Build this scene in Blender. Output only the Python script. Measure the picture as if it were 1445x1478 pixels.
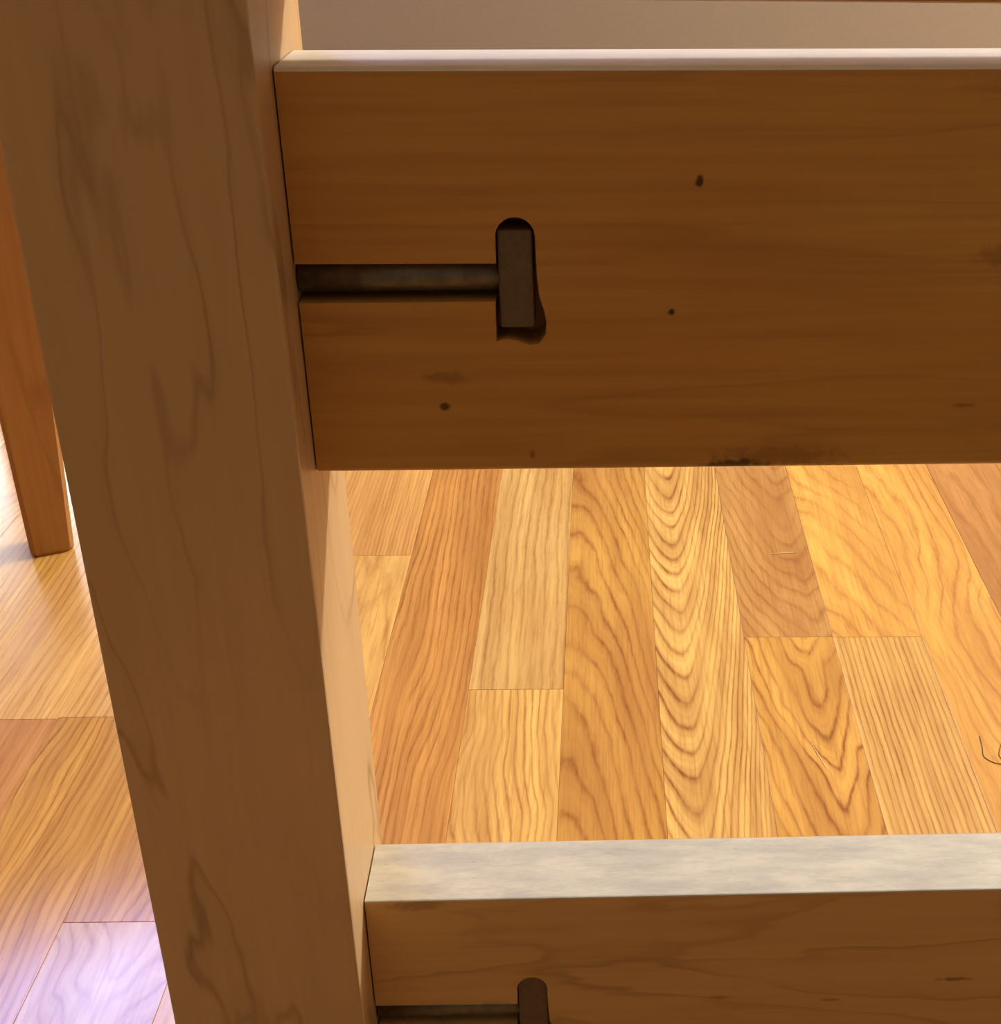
import bpy, bmesh, math, random
from mathutils import Vector, Matrix
random.seed(7)
for o in list(bpy.data.objects): bpy.data.objects.remove(o)
SC = bpy.context.scene
COL = SC.collection

# ------------------------------------------------------------------ camera
FPX, CX, CY, W, H = 2008.2, 908.4, 739.0, 1445, 1478
cam = bpy.data.cameras.new('camera')
cam.sensor_fit = 'HORIZONTAL'; cam.sensor_width = 36.0
cam.lens = FPX / W * 36.0
cam.shift_x = -(CX - W / 2) / W
cam.shift_y = (CY - H / 2) / W
cam.clip_start = 0.02; cam.clip_end = 50
co = bpy.data.objects.new('camera', cam); COL.objects.link(co)
pi_, ya, ro = math.radians(26.7538), math.radians(1.8334), math.radians(-0.1149)
F = Vector((math.sin(ya) * math.cos(pi_), math.cos(ya) * math.cos(pi_), -math.sin(pi_)))
R = Vector((math.cos(ya), -math.sin(ya), 0)); D = F.cross(R)
R2 = math.cos(ro) * R + math.sin(ro) * D
D2 = -math.sin(ro) * R + math.cos(ro) * D
M = Matrix((R2, -D2, -F)).transposed().to_4x4()
M.translation = Vector((0, -0.4545, 0.6169))
co.matrix_world = M
SC.camera = co

# ------------------------------------------------------------------ light
w = bpy.data.worlds.new('world'); SC.world = w; w.use_nodes = True
bg = w.node_tree.nodes['Background']
bg.inputs[0].default_value = (1.0, 0.76, 0.48, 1); bg.inputs[1].default_value = 0.16

def light(name, kind, loc, energy, color, aim=None, **kw):
    l = bpy.data.lights.new(name, kind); l.energy = energy; l.color = color
    for k, v in kw.items(): setattr(l, k, v)
    o = bpy.data.objects.new(name, l); COL.objects.link(o); o.location = loc
    if aim is not None:
        o.rotation_euler = (Vector(aim) - Vector(loc)).to_track_quat('-Z', 'Y').to_euler()
    return o
light('ceiling_lamp', 'POINT', (2.55, 1.95, 2.34), 415, (1.0, 0.97, 0.89), shadow_soft_size=0.09)
light('low_window_daylight', 'AREA', (-1.6, 2.605, 0.66), 25, (0.95, 0.93, 1.0), (-1.6, 0.0, 0.66), shape='RECTANGLE', size=1.3, size_y=0.72)
# daylight coming in through the high window of the back wall
light('window_daylight', 'AREA', (-1.52, 2.605, 2.45), 50, (0.26, 0.38, 1.0), (-1.52, 0.0, 2.45), shape='RECTANGLE', size=0.86, size_y=0.62)

SC.view_settings.view_transform = 'Standard'
SC.view_settings.look = 'None'
SC.view_settings.gamma = 1
SC.view_settings.exposure = 0.0
SC.view_settings.use_curve_mapping = False

# ------------------------------------------------------------------ node helpers
class NT:
    def __init__(s, name):
        s.m = bpy.data.materials.new(name); s.m.use_nodes = True
        s.t = s.m.node_tree; s.b = s.t.nodes['Principled BSDF']
    def n(s, typ, **kw):
        nd = s.t.nodes.new(typ)
        for k, v in kw.items(): setattr(nd, k, v)
        return nd
    def put(s, sock, v):
        if hasattr(v, 'is_output'): s.t.links.new(v, sock)
        elif isinstance(v, (tuple, list)) and len(v) == 3 and sock.type == 'RGBA': sock.default_value = (*v, 1)
        else: sock.default_value = v
    def math(s, op, a, b=0.0, c=None, clamp=False):
        nd = s.n('ShaderNodeMath', operation=op, use_clamp=clamp)
        s.put(nd.inputs[0], a); s.put(nd.inputs[1], b)
        if c is not None: s.put(nd.inputs[2], c)
        return nd.outputs[0]
    def obj(s):
        return s.n('ShaderNodeTexCoord').outputs['Object']
    def xyz(s, v):
        nd = s.n('ShaderNodeSeparateXYZ'); s.put(nd.inputs[0], v); return nd.outputs
    def comb(s, x, y, z):
        nd = s.n('ShaderNodeCombineXYZ')
        for i, a in enumerate((x, y, z)): s.put(nd.inputs[i], a)
        return nd.outputs[0]
    def scale(s, v, sc, off=(0, 0, 0)):
        nd = s.n('ShaderNodeMapping'); s.put(nd.inputs['Vector'], v)
        nd.inputs['Scale'].default_value = sc; nd.inputs['Location'].default_value = off
        return nd.outputs[0]
    def noise(s, v, scale=1.0, detail=2.0, rough=0.5, dist=0.0):
        nd = s.n('ShaderNodeTexNoise'); s.put(nd.inputs['Vector'], v)
        nd.inputs['Scale'].default_value = scale; nd.inputs['Detail'].default_value = detail
        nd.inputs['Roughness'].default_value = rough; nd.inputs['Distortion'].default_value = dist
        return nd.outputs['Fac']
    def ramp(s, f, stops, interp='LINEAR'):
        nd = s.n('ShaderNodeValToRGB'); s.put(nd.inputs[0], f); e = nd.color_ramp.elements
        nd.color_ramp.interpolation = interp
        while len(e) < len(stops): e.new(0.5)
        for i, (p, c) in enumerate(stops):
            e[i].position = p; e[i].color = (*c, 1) if isinstance(c, tuple) else (c, c, c, 1)
        return nd.outputs[0]
    def mix(s, f, a, b, mode='MIX'):
        nd = s.n('ShaderNodeMix', data_type='RGBA', blend_type=mode)
        s.put(nd.inputs[0], f); s.put(nd.inputs[6], a); s.put(nd.inputs[7], b)
        return nd.outputs[2]
    def bump(s, h, strength, dist=0.001):
        nd = s.n('ShaderNodeBump'); nd.inputs['Strength'].default_value = strength
        nd.inputs['Distance'].default_value = dist; s.put(nd.inputs['Height'], h)
        s.t.links.new(nd.outputs[0], s.b.inputs['Normal'])
    def out(s, col, rough=0.5, spec=0.5, metal=0.0):
        s.put(s.b.inputs['Base Color'], col); s.put(s.b.inputs['Roughness'], rough)
        s.b.inputs['Specular IOR Level'].default_value = spec; s.b.inputs['Metallic'].default_value = metal
        return s.m

def srgb(r, g, b):
    f = lambda c: (c / 255 / 12.92) if c / 255 <= 0.04045 else ((c / 255 + 0.055) / 1.055) ** 2.4
    return (f(r), f(g), f(b))

def wood(name, axis, base, dark, seed, freq=6.0, across=16.0, along=3.2, width=0.10, strength=0.55,
         streak=0.25, blotch=0.35, marks=(), rough=0.42, warm=None):
    """smooth clear-finished solid timber: thin wandering growth-ring lines, faint streaks, blotches and small knots"""
    t = NT(name); P = t.obj(); a = 'xyz'.index(axis)
    def sc(al, ac): return tuple(al if i == a else ac for i in range(3))
    n = t.noise(t.scale(P, sc(along, across), (seed, seed * 1.7, seed * 0.3)), 1, 4.5, 0.42, 0.25)
    fr = t.math('FRACT', t.math('MULTIPLY', n, freq))
    line = t.ramp(fr, [(0.0, 1.0), (width * 0.35, 0.75), (width, 0.22), (width * 3.5, 0.0), (0.94, 0.0), (1.0, 1.0)])
    mod = t.ramp(t.noise(t.scale(P, sc(5, 12), (seed * 2, 3, 1)), 1, 2), [(0.38, 0.12), (0.62, 1.0)])
    lf = t.math('MULTIPLY', t.math('MULTIPLY', line, mod), strength)
    st = t.noise(t.scale(P, sc(7, 220), (seed, 0, seed)), 1, 3, 0.6)
    bl = t.noise(t.scale(P, sc(5, 15), (0, seed * 3, 2)), 1, 3, 0.5)
    col = t.mix(t.ramp(bl, [(0.3, 0.0), (0.7, blotch)]), base, warm or tuple(c * 0.62 for c in base))
    col = t.mix(t.ramp(st, [(0.40, 0.0), (0.75, streak)]), col, dark)
    col = t.mix(lf, col, dark)
    x, y, z = t.xyz(P)
    wob = t.math('MULTIPLY', t.math('SUBTRACT', t.noise(t.scale(P, (300, 300, 300)), 1, 2), 0.5), 1.2)
    for (mx, mz, rx, rz, k, c) in marks:
        dx = t.math('DIVIDE', t.math('SUBTRACT', x, mx), rx); dz = t.math('DIVIDE', t.math('SUBTRACT', z, mz), rz)
        r = t.math('ADD', t.math('SQRT', t.math('ADD', t.math('MULTIPLY', dx, dx), t.math('MULTIPLY', dz, dz))), wob)
        col = t.mix(t.ramp(r, [(0.35, k), (1.0, 0.0)], 'EASE'), col, c)
    t.bump(st, 0.05, 0.0006)
    return t.out(col, rough, 0.4)

def floor_mat(name, base, dark, light=None, u0=0.0, av=0.0, k=0.0, p=2.0, m=0.0, n1=0.5, n1s=(18, 2.6), n2=0.08,
              freq=1.0, seed=0.0, contrast=0.8, side=0.0, rnd=False, h2=0.25):
    """printed strip-laminate oak: the ring field av*v + k*|u-u0|^p + m*u + noise, cut into repeating growth rings"""
    t = NT(name); P = t.obj()
    if rnd:
        r = t.n('ShaderNodeObjectInfo').outputs['Random']
        P2 = t.n('ShaderNodeVectorMath', operation='ADD'); t.put(P2.inputs[0], P)
        t.put(P2.inputs[1], t.comb(0.0, t.math('MULTIPLY', r, 37.0), t.math('MULTIPLY', r, 11.0)))
        N = P2.outputs[0]
    else: N = P
    u, v, _ = t.xyz(P)
    a1 = t.math('SUBTRACT', t.noise(t.scale(N, (n1s[0], n1s[1], 1), (seed, seed * 2.1, seed)), 1, 1.5, 0.4, 0.3), 0.5)
    a2 = t.math('SUBTRACT', t.noise(t.scale(N, (70, 18, 1), (seed * 3, seed, 0)), 1, 4, 0.6), 0.5)
    du = t.math('ABSOLUTE', t.math('SUBTRACT', u, u0))
    g = t.math('ADD', t.math('MULTIPLY', v, av), t.math('MULTIPLY', t.math('POWER', t.math('MULTIPLY', du, 30.0), p), k))
    g = t.math('ADD', g, t.math('MULTIPLY', u, m))
    g = t.math('ADD', g, t.math('MULTIPLY', a1, n1 * 10)); g = t.math('ADD', g, t.math('MULTIPLY', a2, n2 * 10))
    g = t.math('MULTIPLY', g, freq)
    fr = t.math('FRACT', g)
    ln = t.ramp(fr, [(0.0, 0.30), (0.14, 0.06), (0.45, 0.03), (0.68, 0.30), (0.86, 1.0), (1.0, 0.30)])
    fr2 = t.math('FRACT', t.math('ADD', t.math('MULTIPLY', g, 2.7), t.math('MULTIPLY', a1, 3.0)))
    ln2 = t.ramp(fr2, [(0.0, 0.25), (0.2, 0.0), (0.6, 0.3), (0.82, 1.0), (1.0, 0.25)])
    mod = t.ramp(t.noise(t.scale(N, (30, 5, 1), (seed, 9, 4)), 1, 2), [(0.30, 0.25), (0.62, 1.0)])
    pores = t.noise(t.scale(N, (420, 16, 1), (seed, 1, 0)), 1, 3, 0.65)
    brk = t.ramp(t.noise(t.scale(N, (240, 30, 1), (seed, 7, 3)), 1, 3, 0.7), [(0.32, 0.55), (0.60, 1.0)])
    ln = t.math('MULTIPLY', ln, brk)
    band = t.noise(t.scale(N, (85, 2.0, 1), (seed * 4, 6, 0)), 1, 3, 0.6)
    big = t.noise(t.scale(N, (14, 3.2, 1), (seed * 5, 2, 0)), 1, 2)
    lt = light or tuple(min(1, c * 1.22) for c in base)
    dk = tuple(0.55 * a + 0.45 * b for a, b in zip(base, dark))
    col = t.mix(t.ramp(big, [(0.30, 0.0), (0.5, 0.5), (0.70, 1.0)]), lt, tuple(0.75 * a + 0.25 * b for a, b in zip(base, dark)))
    col = t.mix(t.ramp(band, [(0.42, 0.0), (0.68, 0.24)]), col, dark)
    grp = t.math('MULTIPLY_ADD', t.math('SINE', t.math('MULTIPLY', g, 1.7)), 0.5, 0.5)
    col = t.mix(t.math('MULTIPLY', grp, 0.34 * contrast), col, dark)
    if side:
        col = t.mix(t.math('MULTIPLY', t.math('ADD', t.math('MULTIPLY', u, 14.0 * side), 0.5, clamp=True), 0.6), col, dk)
    col = t.mix(t.math('MULTIPLY', t.math('MULTIPLY', ln2, mod), contrast * h2), col, dark)
    col = t.mix(t.math('MULTIPLY', t.math('MULTIPLY', ln, mod), contrast * 1.25, clamp=True), col, dark)
    col = t.mix(t.ramp(pores, [(0.48, 0.0), (0.75, 0.45)]), col, dark)
    t.bump(pores, 0.04, 0.0004)
    return t.out(col, t.ramp(big, [(0.3, 0.20), (0.7, 0.26)]), 0.6)

def plain(name, c, rough=0.6, metal=0.0, spec=0.4, var=0.15, sc=40):
    t = NT(name); n = t.noise(t.scale(t.obj(), (sc, sc, sc)), 1, 3, 0.6)
    col = t.mix(t.ramp(n, [(0.3, 0.0), (0.7, 1.0)]), tuple(x * (1 - var) for x in c), tuple(min(1, x * (1 + var)) for x in c))
    t.bump(n, 0.05, 0.0005)
    return t.out(col, rough, spec, metal)

# ------------------------------------------------------------------ mesh helpers
def link(name, bm, mats, parent=None, loc=(0, 0, 0), smooth=False):
    me = bpy.data.meshes.new(name)
    bmesh.ops.recalc_face_normals(bm, faces=bm.faces[:])
    bm.to_mesh(me); bm.free()
    for m in (mats if isinstance(mats, (list, tuple)) else [mats]): me.materials.append(m)
    if smooth:
        for f in me.polygons: f.use_smooth = True
    o = bpy.data.objects.new(name, me); COL.objects.link(o); o.location = loc
    if parent: o.parent = parent
    return o
def box_bm(x0, x1, y0, y1, z0, z1, bev=0.0, seg=2, bm=None):
    bm = bm or bmesh.new()
    vs = [bm.verts.new((x, y, z)) for x in (x0, x1) for y in (y0, y1) for z in (z0, z1)]
    for q in ((0, 1, 3, 2), (4, 6, 7, 5), (0, 4, 5, 1), (2, 3, 7, 6), (0, 2, 6, 4), (1, 5, 7, 3)):
        bm.faces.new([vs[i] for i in q])
    if bev:
        es = [e for e in bm.edges if all(v in vs for v in e.verts)]
        bmesh.ops.bevel(bm, geom=es, offset=bev, segments=seg, profile=0.5, affect='EDGES')
    return bm
def tube_bm(pts, rad, n=8):
    bm = bmesh.new(); rings = []
    for i, p in enumerate(pts):
        p = Vector(p); a = Vector(pts[max(i - 1, 0)]); b = Vector(pts[min(i + 1, len(pts) - 1)])
        d = (b - a).normalized(); s = d.cross(Vector((0, 0, 1)) if abs(d.z) < 0.9 else Vector((1, 0, 0))).normalized(); q = d.cross(s)
        r = rad[i] if isinstance(rad, (list, tuple)) else rad
        rings.append([bm.verts.new(p + r * (math.cos(2 * math.pi * j / n) * s + math.sin(2 * math.pi * j / n) * q)) for j in range(n)])
    for A, B in zip(rings, rings[1:]):
        for j in range(n): bm.faces.new((A[j], A[(j + 1) % n], B[(j + 1) % n], B[j]))
    bm.faces.new(rings[0]); bm.faces.new(rings[-1])
    return bm
def empty(name, loc):
    o = bpy.data.objects.new(name, None); COL.objects.link(o); o.location = loc; o.empty_display_size = 0.05
    return o
def tag(o, label=None, cat=None, group=None, kind=None):
    for k, v in (('label', label), ('category', cat), ('group', group), ('kind', kind)):
        if v: o[k] = v
    return o

# ------------------------------------------------------------------ setting: floor of strip laminate
S0, SW, SA = -0.1032, 0.0745, math.radians(0.796)
floor_root = link('floor', box_bm(-2.52, 3.4, -1.6, 2.74, -0.05, -0.008), plain('underlay', (0.12, 0.07, 0.035)))
tag(floor_root, 'glossy oak-look laminate strip floor', kind='structure')

YEL, GOLD, TAN, ORA, BRN = srgb(234, 190, 104), srgb(223, 171, 80), srgb(216, 166, 92), srgb(208, 151, 76), srgb(188, 135, 72)
DK, DK2 = srgb(146, 84, 30), srgb(164, 98, 40)
special = {}   # (strip index, piece) -> material
FM = dict(
 a_far=floor_mat('oak_strip_pink_streaks', TAN, DK2, m=260, n1=.35, seed=1.3, contrast=.55),
 a_near=floor_mat('oak_strip_pale_yellow', YEL, DK2, m=20, av=4, n1=.45, n1s=(20, 5), seed=2.2, contrast=.5),
 b=floor_mat('oak_strip_orange_straight', ORA, DK, m=170, n1=.45, n1s=(14, 3.4), seed=3.7, contrast=.7, h2=.35),
 c_far=floor_mat('oak_strip_half_pale', srgb(236, 192, 108), DK, light=srgb(244, 206, 126), m=110, n1=.22, n1s=(12, 2.4), seed=4.1, contrast=.6, side=.8),
 c_near=floor_mat('oak_strip_yellow_wavy', YEL, DK2, m=150, n1=.6, n1s=(16, 7), seed=5.2, contrast=.7),
 d=floor_mat('oak_strip_gold_arches', ORA, DK, light=GOLD, u0=-.026, av=17, k=1.5, p=1.7, m=25, n1=.26, n1s=(16, 7), seed=6.4, contrast=.8, h2=.18),
 e=floor_mat('oak_strip_cathedral', YEL, DK, u0=-.012, av=30, k=-4.4, m=-50, p=1.6, n1=.18, n1s=(18, 7), n2=.04, seed=7.5, contrast=.95, h2=.2),
 f_far=floor_mat('oak_strip_dull_tan', BRN, DK, light=TAN, u0=.024, av=24, k=-2.2, p=1.4, n1=.3, n1s=(20, 7), seed=8.3, contrast=.55),
 f_near=floor_mat('oak_strip_zigzag', GOLD, DK, u0=.014, av=22, k=-2.6, p=1.3, n1=.26, n1s=(26, 10), n2=.07, seed=9.9, contrast=.95, h2=.15),
 g_far=floor_mat('oak_strip_slanted_figure', GOLD, DK2, av=18, m=45, n1=.3, n1s=(14, 5), seed=10.4, contrast=.5),
 g_near=floor_mat('oak_strip_fine_straight', YEL, DK, m=210, n1=.2, n1s=(12, 2), seed=11.7, contrast=.8, side=.6),
 h=floor_mat('oak_strip_open_waves', GOLD, DK2, m=90, n1=.7, n1s=(14, 4), seed=12.2, contrast=.65),
 i=floor_mat('oak_strip_rose_brown', BRN, DK, m=60, n1=.4, seed=13.6, contrast=.45),
 l_tan=floor_mat('oak_strip_tan_broad', srgb(236, 190, 122), DK2, m=130, n1=.35, n1s=(14, 2.4), seed=14.8, contrast=.55),
 l_brown=floor_mat('oak_strip_reddish_brown', srgb(200, 144, 92), DK, m=60, n1=.4, seed=15.1, contrast=.35),
 l_bend=floor_mat('oak_strip_bent_streaks', TAN, DK, m=170, n1=.65, n1s=(12, 4), seed=16.9, contrast=.75),
 l_vee=floor_mat('oak_strip_vee_figure', srgb(214, 180, 134), DK2, u0=.005, av=-22, k=2.4, p=1.3, n1=.5, n1s=(24, 12), seed=17.3, contrast=.6),
)
GEN = [floor_mat('oak_strip_assorted_%s' % n, b, d, m=mm, av=av, k=k, p=1.6, n1=.45, seed=20 + i, contrast=.6, rnd=True)
       for i, (n, b, d, mm, av, k) in enumerate((('yellow', YEL, DK2, 150, 0, 0), ('gold', GOLD, DK, 10, 24, -3), ('tan', TAN, DK, 190, 0, 0),
                                                ('orange', ORA, DK, 60, 14, -2), ('brown', BRN, DK, 120, 0, 0)))]
def bx(k):
    if k >= 0: return S0 + k * SW
    return S0 + SW * (-0.966 - (-1 - k) * 1.06)
joints = {-5: [.432], -4: [.433], -3: [.212], -2: [.686], 0: [.4615], 3: [.533], 4: [.531]}
mats = {(-5, 1): 'l_tan', (-5, 0): 'l_brown', (-4, 1): 'l_tan', (-4, 0): 'l_bend', (-3, 1): 'l_bend', (-3, 0): 'l_vee', (-2, 1): 'a_far', (-2, 0): 'a_near',
        (0, 1): 'c_far', (0, 0): 'c_near', (3, 1): 'f_far', (3, 0): 'f_near', (4, 1): 'g_far', (4, 0): 'g_near'}
solo = {-1: 'b', 1: 'd', 2: 'e', 5: 'h', 6: 'i'}
Y0, Y1 = -1.45, 2.58
rot = math.tan(SA)
def plank(xa, xb, ya_, yb_, mat):
    g = 0.00008
    o = link('plank', box_bm(-(xb - xa) / 2 + g, (xb - xa) / 2 - g, -(yb_ - ya_) / 2 + g, (yb_ - ya_) / 2 - g, -0.0078, 0, 0.00025, 1), mat, floor_root)
    cy_ = (ya_ + yb_) / 2
    o.location = ((xa + xb) / 2 + rot * cy_, cy_, random.uniform(-0.00006, 0.00006)); o.rotation_euler = (0, 0, -SA)
    return o
for k in range(-22, 27):
    xa, xb = bx(k), bx(k + 1)
    if k in joints: js = joints[k]; base = js[0]
    elif k in solo: base = {-1: 1.02, 1: .98, 2: .93, 5: 1.05, 6: .9}[k]
    else: base = random.uniform(0.2, 0.9)
    ys = [base]; y = base
    while y > Y0 + 0.25: y -= random.uniform(0.85, 1.0) if y == base else random.uniform(0.5, 0.85); ys.append(max(y, Y0))
    if ys[-1] > Y0: ys[-1] = Y0
    y = base
    while y < Y1 - 0.25: y += random.uniform(0.6, 0.85); ys.append(min(y, Y1))
    ys = sorted(set(ys)); ys[-1] = Y1
    for a_, b_ in zip(ys, ys[1:]):
        mat = random.choice(GEN)
        if k in joints:
            if abs(a_ - base) < 1e-6: mat = FM[mats[(k, 1)]]
            elif abs(b_ - base) < 1e-6: mat = FM[mats[(k, 0)]]
        elif k in solo and abs(b_ - base) < 1e-6: mat = FM[solo[k]]
        plank(xa, xb, a_, b_, mat)

# ------------------------------------------------------------------ setting: walls, ceiling, windows
wallm = plain('beige_wall_paint', srgb(160, 150, 138), 0.8, 0, 0.3, 0.03, 120)
trimm = plain('white_trim_paint', (0.72, 0.69, 0.63), 0.45, 0, 0.4, 0.03, 60)
ceilm = plain('ceiling_paint', (0.78, 0.74, 0.67), 0.9, 0, 0.2, 0.03, 60)
WINDOWS = (('window_1', 'small daylit high window in the back wall', -1.96, -1.08, 2.13, 2.77), ('window_2', 'daylit low window in the back wall', -2.26, -0.94, 0.29, 1.03))
bm = bmesh.new()
for a in ((-2.52, -2.26, 0, 2.95), (-0.94, 3.4, 0, 2.95), (-2.26, -0.94, 0, 0.29), (-2.26, -0.94, 1.03, 2.13), (-2.26, -1.96, 2.13, 2.77),
          (-1.08, -0.94, 2.13, 2.77), (-2.26, -0.94, 2.77, 2.95)):
    box_bm(a[0], a[1], 2.6, 2.74, a[2], a[3], bm=bm)
tag(link('wall_back', bm, wallm), 'plain greyish beige painted wall behind the wooden stand', kind='structure')
tag(link('baseboard_back', box_bm(-2.4, 3.4, 2.585, 2.6, 0.0, 0.09, 0.003), trimm), kind='structure')
tag(link('ceiling', box_bm(-2.52, 3.4, -1.6, 2.74, 2.95, 3.05), ceilm), 'pale painted ceiling', kind='structure')
tag(link('wall_left', box_bm(-2.52, -2.4, -1.6, 2.6, 0, 2.95), wallm), 'beige painted side wall', kind='structure')
for nm, lb, wx0, wx1, z0, z1 in WINDOWS:
    hw, hh = (wx1 - wx0) / 2, z1 - z0
    wr = empty(nm, ((wx0 + wx1) / 2, 2.6, z0)); tag(wr, lb, kind='structure')
    for a in ((-hw - 0.06, -hw, -0.015, 0.005, -0.06, hh + 0.06), (hw, hw + 0.06, -0.015, 0.005, -0.06, hh + 0.06), (-hw, hw, -0.015, 0.005, hh, hh + 0.06)):
        link('window_casing', box_bm(*a), trimm, wr)
    link('window_sill', box_bm(-hw - 0.07, hw + 0.07, -0.05, 0.02, -0.03, 0.0, 0.004), trimm, wr)

# ------------------------------------------------------------------ the frame
PXL, PXR, PYF, PYB = -0.1770, -0.0978, -0.0238, 0.0549
RT = 0.037
PB, PDK = srgb(210, 174, 128), srgb(96, 56, 22)
post_m = wood('post_timber', 'z', PB, PDK, 4.2, freq=7, across=13, along=3.4, width=.05, strength=.5, streak=.08, blotch=.4)
MK = srgb(45, 25, 10)
R_B = srgb(206, 160, 86)
def rail_marks(z): return z
up_marks = [(.0374, .5085, .0020, .0026, .9, MK), (.0288, .4641, .0017, .0017, .95, MK), (-.0503, .4300, .0028, .0020, .85, MK),
            (-.0203, .4114, .0018, .0022, .5, MK), (.1331, .4285, .0060, .0012, .5, srgb(90, 40, 15)), (.0524, .4062, .0150, .0032, .8, srgb(60, 30, 18)),
            (-.0490, .4408, .0110, .0030, .35, srgb(80, 42, 16)), (.0700, .4095, .0300, .0050, .35, srgb(90, 45, 20)), (.140, .483, .012, .005, .3, srgb(90, 50, 22))]
lo_marks = [(.160, .153, .010, .0015, .6, srgb(80, 42, 16)), (.105, .142, .006, .0012, .4, srgb(80, 42, 16)), (.055, .145, .008, .0012, .35, srgb(80, 42, 16)),
            (-.075, .202, .016, .004, .35, srgb(70, 38, 18))]
rail_m = wood('upper_rail_timber', 'x', R_B, srgb(96, 48, 12), 9.1, freq=5, across=30, along=2.2, strength=.20, streak=.22, blotch=.55, marks=up_marks, warm=srgb(186, 122, 54))
lrail_m = wood('lower_rail_timber', 'x', srgb(216, 174, 116), srgb(96, 54, 18), 13.4, freq=7, across=18, along=4.5, width=.12, strength=.42, streak=.12, blotch=.45, marks=lo_marks)
brail_m = wood('top_rail_timber', 'x', R_B, srgb(96, 48, 12), 3.3, freq=5, across=30, along=2.2, strength=.3, streak=.3, blotch=.4)

def dusty(name, c, stain, seed, k):
    t = NT(name); P = t.obj()
    n = t.noise(t.scale(P, (26, 90, 14), (seed, 0, 0)), 1, 5, 0.62)
    s = t.noise(t.scale(P, (120, 420, 120), (seed, 2, 0)), 1, 3, 0.6)
    sp = t.noise(t.scale(P, (260, 700, 200), (seed, 5, 0)), 1, 1, 0.5)
    col = t.mix(t.ramp(n, [(0.38, 0.0), (0.68, k)]), c, stain)
    col = t.mix(t.ramp(s, [(0.45, 0.0), (0.75, 0.35 * k)]), col, tuple(x * 0.6 for x in stain))
    col = t.mix(t.ramp(sp, [(0.72, 0.0), (0.80, 0.5 * k)]), col, srgb(120, 104, 84))
    t.bump(s, 0.15, 0.0005)
    return t.out(col, 0.55, 0.4)
dust_lo = dusty('dusty_grey_edge', srgb(210, 201, 178), srgb(160, 155, 145), 3.0, 0.6)
dust_up = dusty('pale_worn_edge', srgb(240, 232, 218), srgb(214, 206, 192), 8.0, 0.4)
steel = plain('blackened_steel', srgb(120, 114, 106), 0.42, 0.7, 0.5, 0.25, 180)
nut_m = plain('dull_dark_nut_steel', srgb(112, 94, 76), 0.6, 0.25, 0.4, 0.12, 500)

frame = empty('wooden_stand', ((PXL + PXR) / 2, (PYF + PYB) / 2, 0))
tag(frame, 'brown wooden post-and-rail stand with dark bolts recessed in its rails', 'stand')
fo = frame.location.copy()
def part(name, bm, m, **k):
    o = link(name, bm, m, frame, **k); o.location = -fo; return o
part('post', box_bm(PXL, PXR, PYF, PYB, 0, 0.80, 0.0012, 2), post_m)
XE = 1.10
part('post', box_bm(XE, XE + 0.0792, PYF, PYB, 0, 0.80, 0.0012, 2), post_m)

def rail_bm(z0, z1, slot, gz0, gz1, gd=0.016, bev=0.001, seg=2):
    """board with an open bolt channel running from its left end into a routed slot; slot: outline from groove-top round to groove-bottom"""
    bm = bmesh.new(); x0, x1 = PXR + .0006, XE
    V = lambda x, y, z: bm.verts.new((x, y, z))
    a, b, c, d = V(x0, 0, z0), V(x1, 0, z0), V(x1, 0, z1), V(x0, 0, z1)
    A, B, C_, D_ = V(x0, RT, z0), V(x1, RT, z0), V(x1, RT, z1), V(x0, RT, z1)
    gt, gb = V(x0, 0, gz1), V(x0, 0, gz0)
    sl = [V(x, 0, z) for x, z in slot]
    gt2, gb2 = V(x0, gd, gz1), V(x0, gd, gz0)
    sl2 = [V(x, gd, z) for x, z in slot]
    out = [gt] + sl + [gb]; inn = [gt2] + sl2 + [gb2]
    bm.faces.new([a, b, c, d] + out)                     # front
    bm.faces.new(inn)                                    # bed of the channel
    for i in range(len(out) - 1): bm.faces.new((out[i], out[i + 1], inn[i + 1], inn[i]))
    bm.faces.new((A, B, C_, D_)); bm.faces.new((b, B, C_, c))
    top = bm.faces.new((d, c, C_, D_)); top.material_index = 1
    bm.faces.new((a, A, B, b)); bm.faces.new((a, A, D_, d, gt, gt2, gb2, gb))
    es = [e for e in bm.edges if set(e.verts) in ({c, d}, {C_, D_}, {a, b}, {A, B})]
    r = bmesh.ops.bevel(bm, geom=es, offset=bev, segments=seg, profile=0.5, affect='EDGES')
    bm.normal_update()
    bmesh.ops.recalc_face_normals(bm, faces=bm.faces[:])
    for f in bm.faces:
        f.material_index = 1 if (f.normal.z > 0.35 and f.calc_center_median().z > z1 - 0.012) else 0
    bmesh.ops.triangulate(bm, faces=[f for f in bm.faces if len(f.verts) > 4])
    return bm

def arc(cx_, cz, rx, rz, t0, t1, n=8):
    return [(cx_ + rx * math.cos(math.radians(t0 + (t1 - t0) * i / n)), cz + rz * math.sin(math.radians(t0 + (t1 - t0) * i / n))) for i in range(n + 1)]
# upper rail
slotU = [(-.0303, .4814), (-.0302, .4905)] + arc(-.0236, .4905, .0066, .0066, 175, 5, 10) + \
        [(-.0170, .4905), (-.0169, .4836), (-.0167, .4769), (-.0161, .4698), (-.0146, .4650), (-.0139, .4607), (-.0142, .4562), (-.0166, .4530),
         (-.0200, .4525), (-.0240, .4540), (-.0273, .4549), (-.0312, .4539), (-.0311, .4665), (-.0309, .4681)]
part('rail', rail_bm(.4048, .5450, slotU, .4681, .4817, bev=.0022, seg=4), [rail_m, dust_up])
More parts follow.
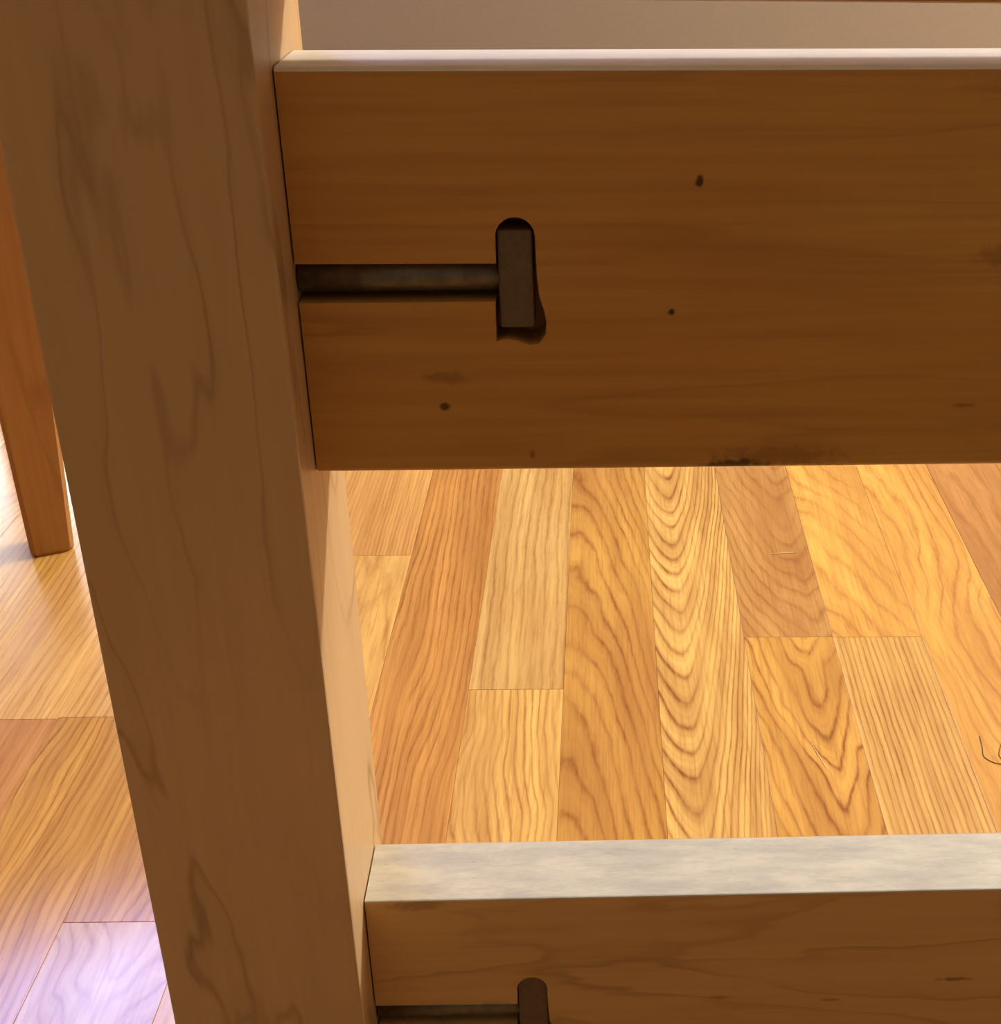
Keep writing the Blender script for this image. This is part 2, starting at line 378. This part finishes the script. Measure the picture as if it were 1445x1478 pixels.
# lower rail
sx, sz = -.0043, -.3376
slotL = [(x + sx, z + sz) for x, z in slotU]
part('rail', rail_bm(.0646, .2046, slotL, .4681 + sz, .4822 + sz, bev=.0008, seg=2), [lrail_m, dust_lo])
# the next rail up, its lower edge just in the picture
bm = box_bm(PXR + .0006, XE, 0.0, RT, .5656, .71, .002, 2)
for v_ in bm.verts: v_.co.z -= .0105 * (v_.co.x - PXR)          # sits a hair out of level
part('rail', bm, brail_m)
# bolts and their nuts
def bolt(zc, xs, nut_bm):
    o = part('bolt', tube_bm([(PXR + .0007, .0072, zc), (xs, .0072, zc)], .0057, 24), steel)
    for f in o.data.polygons: f.use_smooth = len(f.vertices) == 4
    n = link('nut', nut_bm, nut_m, o)
    return o
bolt(.4758, -.0285, box_bm(-.0297, -.0180, .0012, .0140, .4583, .4925, .0009, 2))
bm = bmesh.new()
ol = [(-.0340, .1215), (-.0216, .1215)] + arc(-.0278, .1524, .0062, .0064, 0, 180, 12)
f0 = [bm.verts.new((x, .0014, z)) for x, z in ol]; f1 = [bm.verts.new((x, .014, z)) for x, z in ol]
bm.faces.new(f0); bm.faces.new(f1)
for i in range(len(ol)): bm.faces.new((f0[i], f0[(i + 1) % len(ol)], f1[(i + 1) % len(ol)], f1[i]))
bolt(.1383, -.0330, bm)

# ------------------------------------------------------------------ stool whose leg stands behind the post
leg_m = wood('stool_leg_timber', 'z', srgb(186, 134, 74), srgb(110, 58, 20), 6.6, freq=5, across=22, along=3, strength=.3, streak=.2, blotch=.5)
top_m = wood('stool_seat_timber', 'x', srgb(214, 150, 80), srgb(120, 64, 24), 2.6, freq=6, across=14, along=2)
TX, TY = -0.503, 0.712
tb = empty('wooden_stool', (TX, TY, 0)); tb.rotation_euler.z = math.radians(25)
tag(tb, 'orange-brown wooden stool, one tapered leg showing past the left of the post', 'stool')
def leg_bm(mx, my):
    bm = bmesh.new(); rings = []
    for z, x0, x1, y0, y1 in ((0.0, -.0185, .0155, -.016, .016), (.004, -.0205, .0175, -.018, .018), (.28, -.0235, .0330, -.022, .030), (.43, -.026, .038, -.024, .036)):
        X = sorted((mx * x0, mx * x1)); Y = sorted((my * y0, my * y1))
        pts = []
        c = 0.004 if z < .01 else .003
        for (px, py, sx_, sy_) in ((X[0], Y[0], 1, 1), (X[1], Y[0], -1, 1), (X[1], Y[1], -1, -1), (X[0], Y[1], 1, -1)):
            p1 = (px, py + sy_ * c); p2 = (px + sx_ * c, py)
            pts += [p1, p2] if sx_ * sy_ > 0 else [p2, p1]
        rings.append([bm.verts.new((a, b, z)) for a, b in pts])
    for A, B in zip(rings, rings[1:]):
        for j in range(8): bm.faces.new((A[j], A[(j + 1) % 8], B[(j + 1) % 8], B[j]))
    bm.faces.new(rings[0]); bm.faces.new(rings[-1])
    return bm
for dx, dy, mx, my in ((0, 0, 1, 1), (-.40, 0, -1, 1), (0, .43, 1, -1), (-.40, .43, -1, -1)):
    o = link('leg', leg_bm(mx, my), leg_m, tb); o.location = (dx, dy, 0)
for y in (0.0, .43): link('apron', box_bm(-.385, -.015, y - .009, y + .009, .37, .425, .001), leg_m, tb)
for x in (-.40, 0.0): link('apron', box_bm(x - .009, x + .009, .015, .415, .37, .425, .001), leg_m, tb)
link('seat', box_bm(-.44, .045, -.035, .47, .43, .452, .005), top_m, tb)

# ------------------------------------------------------------------ bits on the floor
hair_m = plain('dark_hair', srgb(70, 42, 20), 0.5); pale_line_m = plain('pale_line_tone', srgb(250, 226, 180), 0.7)
hp = [(.2891, .3892), (.2874, .3746), (.2858, .3646), (.2901, .3578), (.2950, .3552), (.2990, .3560), (.2974, .3659), (.3023, .3785)]
def smooth_pts(p, n=5):
    out = []
    for i in range(len(p) - 1):
        P = [Vector((*p[min(max(i + q, 0), len(p) - 1)], 0)) for q in (-1, 0, 1, 2)]
        for j in range(n):
            t = j / n
            out.append(0.5 * ((2 * P[1]) + (P[2] - P[0]) * t + (2 * P[0] - 5 * P[1] + 4 * P[2] - P[3]) * t * t + (3 * P[1] - P[0] - 3 * P[2] + P[3]) * t ** 3))
    out.append(Vector((*p[-1], 0))); return out
def strand(name, pts, r, m, label):
    pts = smooth_pts(pts); c = pts[0]
    o = link(name, tube_bm([(q.x - c.x, q.y - c.y, r) for q in pts], r, 6), m, None, (c.x, c.y, 0.0001)); tag(o, label, 'fibre')
    return o
strand('hair', hp, .00028, hair_m, 'dark curled hair lying on the laminate floor')
strand('pale_line', [(.1623, .3825), (.1660, .3663), (.1692, .3515)], .00022, pale_line_m, 'short pale strand standing in for a glaring scratch across the zigzag-grained plank')  # added strand: its pale colour imitates the glare of a scratch
strand('pale_line', [(.1681, .6777), (.1800, .6792), (.1923, .6798)], .0003, pale_line_m, 'short pale line on the dull tan plank nearer the upper rail')  # thin pale line laid on the plank
